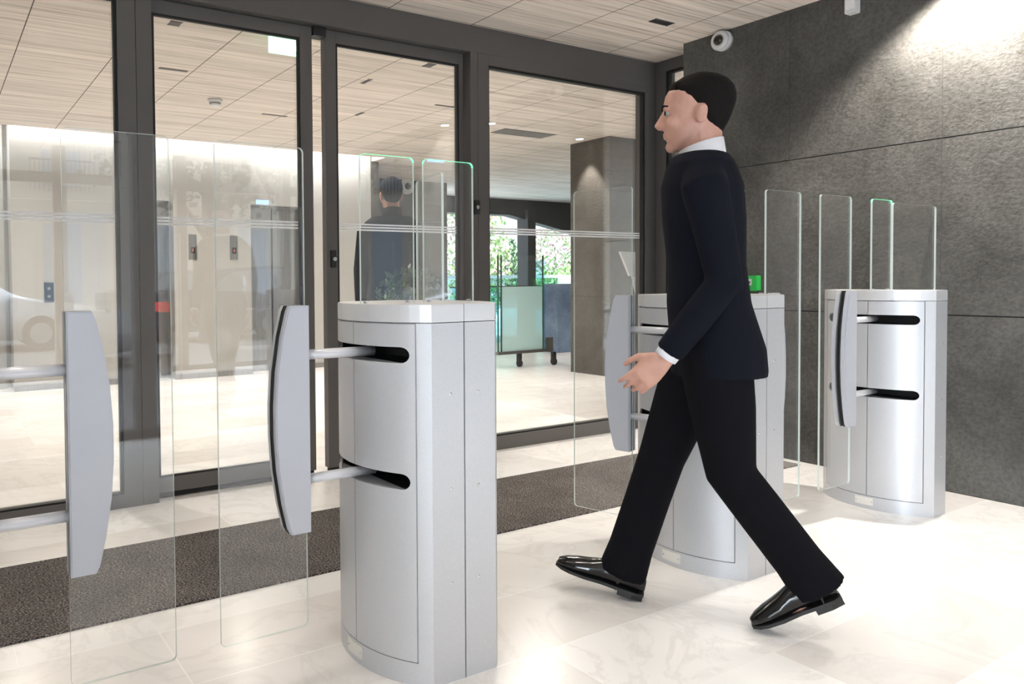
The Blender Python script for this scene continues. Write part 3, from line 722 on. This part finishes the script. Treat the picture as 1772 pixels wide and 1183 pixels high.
# ------------------------------------------------------------------ people
M_skin = mat('skin', (.50, .27, .20), .5)
n = N(M_skin); nn = n.noise(n.coords(), 30, 3); n.link(n.ramp(nn, [(.3, (.46, .24, .18)), (.7, (.54, .30, .23))]), n.b.inputs['Base Color'])
M_suit = mat('navy_black_suit', (.005, .006, .011), .9, spec=.12)
M_trou = mat('black_trousers', (.004, .004, .006), .9, spec=.12)
M_shirt = mat('white_shirt', (.75, .76, .80), .6)
M_shoe = mat('polished_black_shoe', g(.006), .14)
M_hair = mat('dark_brown_hair', (.006, .0045, .004), .8, spec=.15)
n = N(M_hair); nn = n.noise(n.coords(scale=(1, 1, .25)), 160, 2); n.bump(nn, .6, .003)
def head_into(bm, c, fs=1.0):
    """c = chin level centre of the neck axis; face towards +y"""
    cx, cy, cz = c; Hh = .228
    data = [(0.0, .050, .020, .016), (.05, .044, .036, .034), (.14, .030, .050, .056), (.25, .018, .058, .072), (.38, .008, .065, .086), (.5, .002, .070, .094), (.62, -.003, .0745, .0985), (.74, -.007, .0745, .0975), (.85, -.010, .067, .086), (.93, -.012, .052, .066), (.985, -.012, .028, .036), (1.0, -.012, .012, .014)]
    loft(bm, [((cx, cy + yo, cz + z * Hh), (1, 0, 0), (0, 1, 0), rx, ry) for z, yo, rx, ry in data], 28)
    # nose, brow, lips, cheeks, ears
    y0 = cy
    limb(bm, [(cx, y0 + .092, cz + .118), (cx, y0 + .100, cz + .100), (cx, y0 + .110, cz + .080), (cx, y0 + .100, cz + .070)], [.008, .010, .014, .010], (1, 0, 0), 10)
    for s in (-1, 1):
        ball(bm, (cx + s * .010, y0 + .098, cz + .075), .009, 10)
        ball(bm, (cx + s * .028, y0 + .086, cz + .126), .016, 12, (1.3, .7, .5))
        ball(bm, (cx + s * .038, y0 + .066, cz + .080), .022, 12)
        # ear
        ball(bm, (cx + s * .073, y0 - .010, cz + .095), .030, 14, (.28, .62, 1)); ball(bm, (cx + s * .078, y0 - .016, cz + .105), .022, 12, (.3, .7, .9))
    ball(bm, (cx, y0 + .089, cz + .052), .018, 12, (1.35, .5, .28)); ball(bm, (cx, y0 + .087, cz + .042), .018, 12, (1.2, .5, .34)); ball(bm, (cx, y0 + .070, cz + .012), .020, 12)
def hand_into(bm, wrist, dirv, palmn, thumb_side, curl=.5):
    """dirv: direction fingers point; palmn: palm normal; thumb_side: unit vector towards the thumb"""
    w = Vector(wrist); d = Vector(dirv).normalized(); t = Vector(thumb_side); t = (t - d * t.dot(d)).normalized(); p = d.cross(t)
    if p.dot(Vector(palmn)) < 0: p = -p
    loft(bm, [(w - d * .02, t, p, .027, .021), (w, t, p, .028, .019), (w + d * .03, t, p, .036, .017), (w + d * .065, t, p, .041, .015), (w + d * .088, t, p, .040, .013), (w + d * .096, t, p, .034, .009)], 16)
    for k, (off, L) in enumerate(((.030, .070), (.010, .079), (-.011, .073), (-.030, .056))):
        b0 = w + d * .088 + t * off; a = 0; q = b0; pts = [w + d * .07 + t * off * .95, q]
        for seg, fr_ in enumerate((.42, .32, .26)):
            a += curl * (.45 + .14 * k + .15 * seg); q = q + (d * math.cos(a) + p * math.sin(a)) * (L * fr_) + t * (off * .04); pts.append(q)
        limb(bm, pts, [.0085, .0088, .0082, .0074, .0058], t, 10)
    q0 = w + d * .022 + t * .026; q1 = q0 + (d * .7 + t * .62 + p * .25).normalized() * .038; q2 = q1 + (d * .88 + t * .25 + p * .35).normalized() * .032; q3 = q2 + (d * .95 + t * .02 + p * .35).normalized() * .024
    limb(bm, [w + d * .008 + t * .012, q0, q1, q2, q3], [.014, .0135, .0115, .0095, .0070], p, 10)
def person(name, loc, rz, P, label, collar=True, zs=1.0):
    root = empty(name, loc, rz); tag(root, label, 'person'); root.scale = (zs, zs, zs)
    hip, sh = Vector(P['hip']), Vector(P['chest'])
    nk = Vector(P['neck']); chin = Vector(P['chin'])
    # ---- body: one continuous surface
    bm = bmesh.new()
    head_into(bm, chin)
    limb(bm, [nk + Vector((0, -.01, -.06)), nk, chin + Vector((0, -.02, .03)), chin + Vector((0, -.015, .08))], [.064, .056, .054, .056], (0, 1, 0))
    loft(bm, [(hip + Vector((0, 0, -.06)), (1, 0, 0), (0, 1, 0), .13, .10), (hip + Vector((0, 0, .12)), (1, 0, 0), (0, 1, 0), .135, .095), (sh + Vector((0, 0, -.12)), (1, 0, 0), (0, 1, 0), .150, .10), (sh, (1, 0, 0), (0, 1, 0), .160, .085), (nk + Vector((0, 0, -.02)), (1, 0, 0), (0, 1, 0), .07, .06)], 20)
    for s, k in ((-1, 'L'), (1, 'R')):
        sj, el, wr = [Vector(q) for q in P['arm' + k]]
        limb(bm, [sj, sj.lerp(el, .5), el, el.lerp(wr, .45), wr], [.047, .043, .036, .036, .026], (1, 0, 0.01))
        hj, kn, an = [Vector(q) for q in P['leg' + k]]
        limb(bm, [hj, hj.lerp(kn, .5), kn, kn.lerp(an, .35), an], [.080, .070, .052, .050, .034], (1, 0, .01))
        toe = Vector(P['foot' + k]); heel = an + (an - toe).normalized() * .0
        limb(bm, [an, an.lerp(toe, .5) + Vector((0, 0, -.01)), toe], [.034, .028, .018], (1, 0, .01))
        d = P['hand' + k]; hand_into(bm, wr, *d)
    fixn(bm); o = put('body', bm, M_skin, root); remesh(o, .0048, 2)
    # ---- eyes and brows
    for s in (-1, 1):
        bm = bmesh.new(); ball(bm, (chin.x + s * .029, chin.y + .0815, chin.z + .113), .0105, 14); e = put('eye', bm, mat('eye_white', g(.3), .3), root)
        bm = bmesh.new(); ball(bm, (chin.x + s * .029, chin.y + .0885, chin.z + .113), .0078, 10, (1, .6, 1)); put('iris', bm, M_hair, e)
        bm = bmesh.new(); limb(bm, [(chin.x + s * .012, chin.y + .098, chin.z + .131), (chin.x + s * .030, chin.y + .096, chin.z + .136), (chin.x + s * .047, chin.y + .082, chin.z + .131)], [.003, .0038, .002], (0, 0, 1), 8); put('eyebrow', bm, M_hair, root)
    # ---- hair: a cap over skull and nape, kept off the face
    bm = bmesh.new(); Hh = .228; cx, cy, cz = chin
    hd_ = [(.20, -.046, .030, .026), (.28, -.044, .046, .038), (.38, -.038, .062, .056), (.52, -.028, .0745, .077), (.62, -.024, .080, .088), (.72, -.016, .0800, .0965), (.82, -.012, .0755, .0945), (.91, -.012, .063, .079), (.98, -.012, .045, .054), (1.03, -.012, .018, .022)]
    loft(bm, [((cx, cy + yo, cz + z * Hh), (1, 0, 0), (0, 1, 0), rx, ry) for z, yo, rx, ry in hd_], 28)
    limb(bm, [(cx - .05, cy + .050, cz + .192), (cx, cy + .066, cz + .202), (cx + .05, cy + .046, cz + .192)], [.012, .013, .011], (0, 0, 1), 10)
    fixn(bm); o = put('hair', bm, M_hair, root); remesh(o, .005, 3)
    # ---- shirt collar band and front
    bm = bmesh.new()
    loft(bm, [(nk + Vector((0, -.004, -.055)), (1, 0, 0), (0, 1, 0), .080, .074), (nk + Vector((0, -.004, -.01)), (1, 0, 0), (0, .97, .12), .066, .064), (nk + Vector((0, .004, .030)), (1, 0, 0), (0, .94, -.28), .064, .064)], 28)
    bmesh.ops.delete(bm, geom=[f_ for f_ in bm.faces if len(f_.verts) > 4], context='FACES')
    bmesh.ops.solidify(bm, geom=bm.faces[:], thickness=-.004)
    put('shirt_collar', bm, M_shirt if collar else M_suit, root, True)
    # ---- jacket
    bm = bmesh.new()
    top = nk + Vector((0, -.006, -.012)); lean = (sh - hip)
    jr = [(-.12, .170, .138), (-.04, .178, .136), (.10, .166, .120), (.22, .160, .112), (.36, .180, .120), (.46, .196, .118), (.52, .190, .100), (.555, .140, .082)]
    rings = []
    for z, a, b_ in jr:
        c_ = hip + lean * ((z + .0) / lean.z); rings.append(((c_.x, c_.y - (.018 if z < 0 else 0), hip.z + z), (1, 0, 0), (0, 1, 0), a, b_))
    rings.append((top, (1, 0, 0), (0, 1, 0), .074, .070)); loft(bm, rings, 30)
    for s, k in ((-1, 'L'), (1, 'R')):
        sj, el, wr = [Vector(q) for q in P['arm' + k]]
        limb(bm, [sj + Vector((-s * .03, 0, .005)), sj + Vector((0, 0, -.02)), sj.lerp(el, .5), el, el.lerp(wr, .5), el.lerp(wr, .93)], [.060, .064, .056, .051, .046, .041], (1, 0, .01))
    fixn(bm); o = put('jacket', bm, M_suit, root); remesh(o, .0075, 4)
    # lapel and cuffs
    for s, k in ((-1, 'L'), (1, 'R')):
        sj, el, wr = [Vector(q) for q in P['arm' + k]]; d = (wr - el).normalized()
        bm = bmesh.new(); limb(bm, [wr - d * .035, wr - d * .002], [.034, .033], (1, 0, .01), 20); put('shirt_cuff', bm, M_shirt if collar else M_suit, root, True)
    # ---- trousers
    bm = bmesh.new()
    loft(bm, [(hip + Vector((0, 0, .10)), (1, 0, 0), (0, 1, 0), .145, .105), (hip + Vector((0, 0, 0)), (1, 0, 0), (0, 1, 0), .158, .118), (hip + Vector((0, 0, -.08)), (1, 0, 0), (0, 1, 0), .155, .118), (hip + Vector((0, 0, -.14)), (1, 0, 0), (0, 1, 0), .11, .09)], 24)
    for k in 'LR':
        hj, kn, an = [Vector(q) for q in P['leg' + k]]; d = (an - kn).normalized()
        limb(bm, [hj + Vector((0, 0, .03)), hj, hj.lerp(kn, .5), kn, kn.lerp(an, .35), kn.lerp(an, .8), an + d * P.get('hem', .02)], [(.085, .10), (.088, .105), (.080, .092), (.066, .072), (.063, .070), (.060, .070), (.062, .078)], (1, 0, .01))
    fixn(bm); o = put('trousers', bm, M_trou, root); remesh(o, .0075, 4)
    # ---- shoes
    for k in 'LR':
        an = Vector(P['leg' + k][2]); heel, toe = Vector(P['shoe' + k][0]), Vector(P['shoe' + k][1])
        d = (toe - heel).normalized(); rt = Vector((1, 0, 0)); rt = (rt - d * rt.dot(d)).normalized(); up = rt.cross(d)
        if up.z < 0: up = -up
        Ls = (toe - heel).length
        sec = [(-.005, .022, .020, .030), (.02, .032, .036, .042), (.07, .036, .042, .046), (.13, .036, .038, .040), (.18, .043, .030, .031), (.23, .044, .024, .024), (.265, .035, .018, .019), (.288, .018, .012, .014)]
        bm = bmesh.new(); loft(bm, [(heel + d * (x * Ls / .285) + up * zc, rt, up, rx, rz_) for x, rx, rz_, zc in sec], 20); fixn(bm)
        loft(bm, [(an, rt, up, .042, .046), (an - up * .04 + d * .01, rt, up, .040, .05)], 16)
        sho = put('shoe', bm, M_shoe, root); remesh(sho, .004, 3)
        bm = bmesh.new(); ol = []
        for x, rx in ((-.006, .020), (.02, .034), (.07, .036), (.13, .035), (.19, .046), (.24, .044), (.27, .033), (.292, .012)): ol.append((x * Ls / .285, rx))
        pts = [(x, r_x) for x, r_x in ol] + [(x, -r_x) for x, r_x in ol[::-1]]
        A = [bm.verts.new(heel + d * x + rt * r + up * -.002) for x, r in pts]; Bq = [bm.verts.new(heel + d * x + rt * r + up * .008) for x, r in pts]
        bm.faces.new(A[::-1]); bm.faces.new(Bq)
        for i in range(len(A)): bm.faces.new((A[i], A[(i + 1) % len(A)], Bq[(i + 1) % len(A)], Bq[i]))
        fixn(bm); put('sole', bm, M_rubber, sho)
        bm = bmesh.new(); pts = [(-.004, .022), (.03, .034), (.075, .035), (.075, -.035), (.03, -.034), (-.004, -.022)]
        A = [bm.verts.new(heel + d * x + rt * r + up * -.016) for x, r in pts]; Bq = [bm.verts.new(heel + d * x + rt * r + up * .0) for x, r in pts]
        bm.faces.new(A[::-1]); bm.faces.new(Bq)
        for i in range(len(A)): bm.faces.new((A[i], A[(i + 1) % len(A)], Bq[(i + 1) % len(A)], Bq[i]))
        fixn(bm); put('shoe_heel', bm, M_rubber, sho)
    return root
# the man striding out between the cabinets; local +y is his heading
walk = dict(hip=(0, .005, .885), chest=(0, .030, 1.345), neck=(0, .028, 1.445), chin=(0, .045, 1.462),
    armL=[(-.185, .030, 1.345), (-.225, -.02, 1.05), (-.210, .135, .83)], armR=[(.185, .030, 1.345), (.220, -.060, 1.08), (.205, -.050, .835)],
    legL=[(-.085, .0, .86), (-.075, -.050, .475), (-.050, -.275, .165)], legR=[(.085, .01, .86), (.070, .145, .475), (.060, .262, .095)],
    footL=(-.05, -.17, .05), footR=(.06, .38, .09),
    shoeL=[(-.050, -.335, .135), (-.050, -.118, .012)], shoeR=[(.056, .205, .018), (.060, .475, .082)],
    handL=((0, .72, -.7), (1, 0, 0), (0, .6, .8), .5), handR=((0, .05, -1), (-1, 0, 0), (0, 1, 0), .45))
person('person', (2.10, 1.47, 0), R(38), walk, 'person in dark navy suit and white collar striding between cabinets towards the doors')
stand = dict(hip=(0, 0, .90), chest=(0, .0, 1.37), neck=(0, .0, 1.475), chin=(0, .025, 1.50),
    armL=[(-.185, 0, 1.36), (-.225, -.02, 1.09), (-.215, .05, .85)], armR=[(.185, 0, 1.36), (.225, -.02, 1.09), (.215, .05, .85)],
    legL=[(-.085, 0, .87), (-.095, .02, .48), (-.10, 0, .09)], legR=[(.085, 0, .87), (.095, .02, .48), (.10, 0, .09)],
    footL=(-.10, .12, .05), footR=(.10, .12, .05),
    shoeL=[(-.10, -.07, .018), (-.11, .20, .018)], shoeR=[(.10, -.07, .018), (.11, .20, .018)],
    handL=((0, .2, -1), (1, 0, 0), (0, 1, 0), .35), handR=((0, .2, -1), (-1, 0, 0), (0, 1, 0), .35))
person('person', (2.92, 4.62, 0), R(-20), stand, 'dark silhouette of a standing person behind the sliding glass leaf', collar=False, zs=1.05)

# potted plant by the standing figure
pp = empty('potted_plant', (2.62, 3.93, 0)); tag(pp, 'dark green leafy plant in a tall dark pot behind the sliding leaf', 'potted plant')
bm = bmesh.new(); loft(bm, [((0, 0, 0), (1, 0, 0), (0, 1, 0), .13, .13), ((0, 0, .65), (1, 0, 0), (0, 1, 0), .19, .19), ((0, 0, .66), (1, 0, 0), (0, 1, 0), .19, .19), ((0, 0, .661), (1, 0, 0), (0, 1, 0), .17, .17), ((0, 0, .60), (1, 0, 0), (0, 1, 0), .165, .165)], 28); put('pot', bm, M_black, pp, False)
leaves('foliage', (0, 0, .90), (.25, .2, .26), 900, .035, [G3, G3, G1], pp, seed=9)
bm = bmesh.new()
for k in range(7):
    a = k * .9; limb(bm, [(0, 0, .58), (.05 * math.cos(a), .05 * math.sin(a), .8), (.14 * math.cos(a), .13 * math.sin(a), 1.02 + .03 * (k % 3))], [.006, .005, .002], (1, 0, .01), 6)
put('stem', bm, G3, pp)
# dome camera on the dark recess wall
d2 = empty('dome_camera', (6.32, 9.60, 2.50)); tag(d2, 'white dome camera glimpsed high through the sliding leaf, above the dark recess', 'security camera')
bm = bmesh.new(); tube(bm, (0, 0, 0), (0, -.06, 0), .12, 28); put('base', bm, M_white, d2)
bm = bmesh.new(); ball(bm, (0, -.06, 0), .05, 16); put('lens', bm, M_lens, d2)
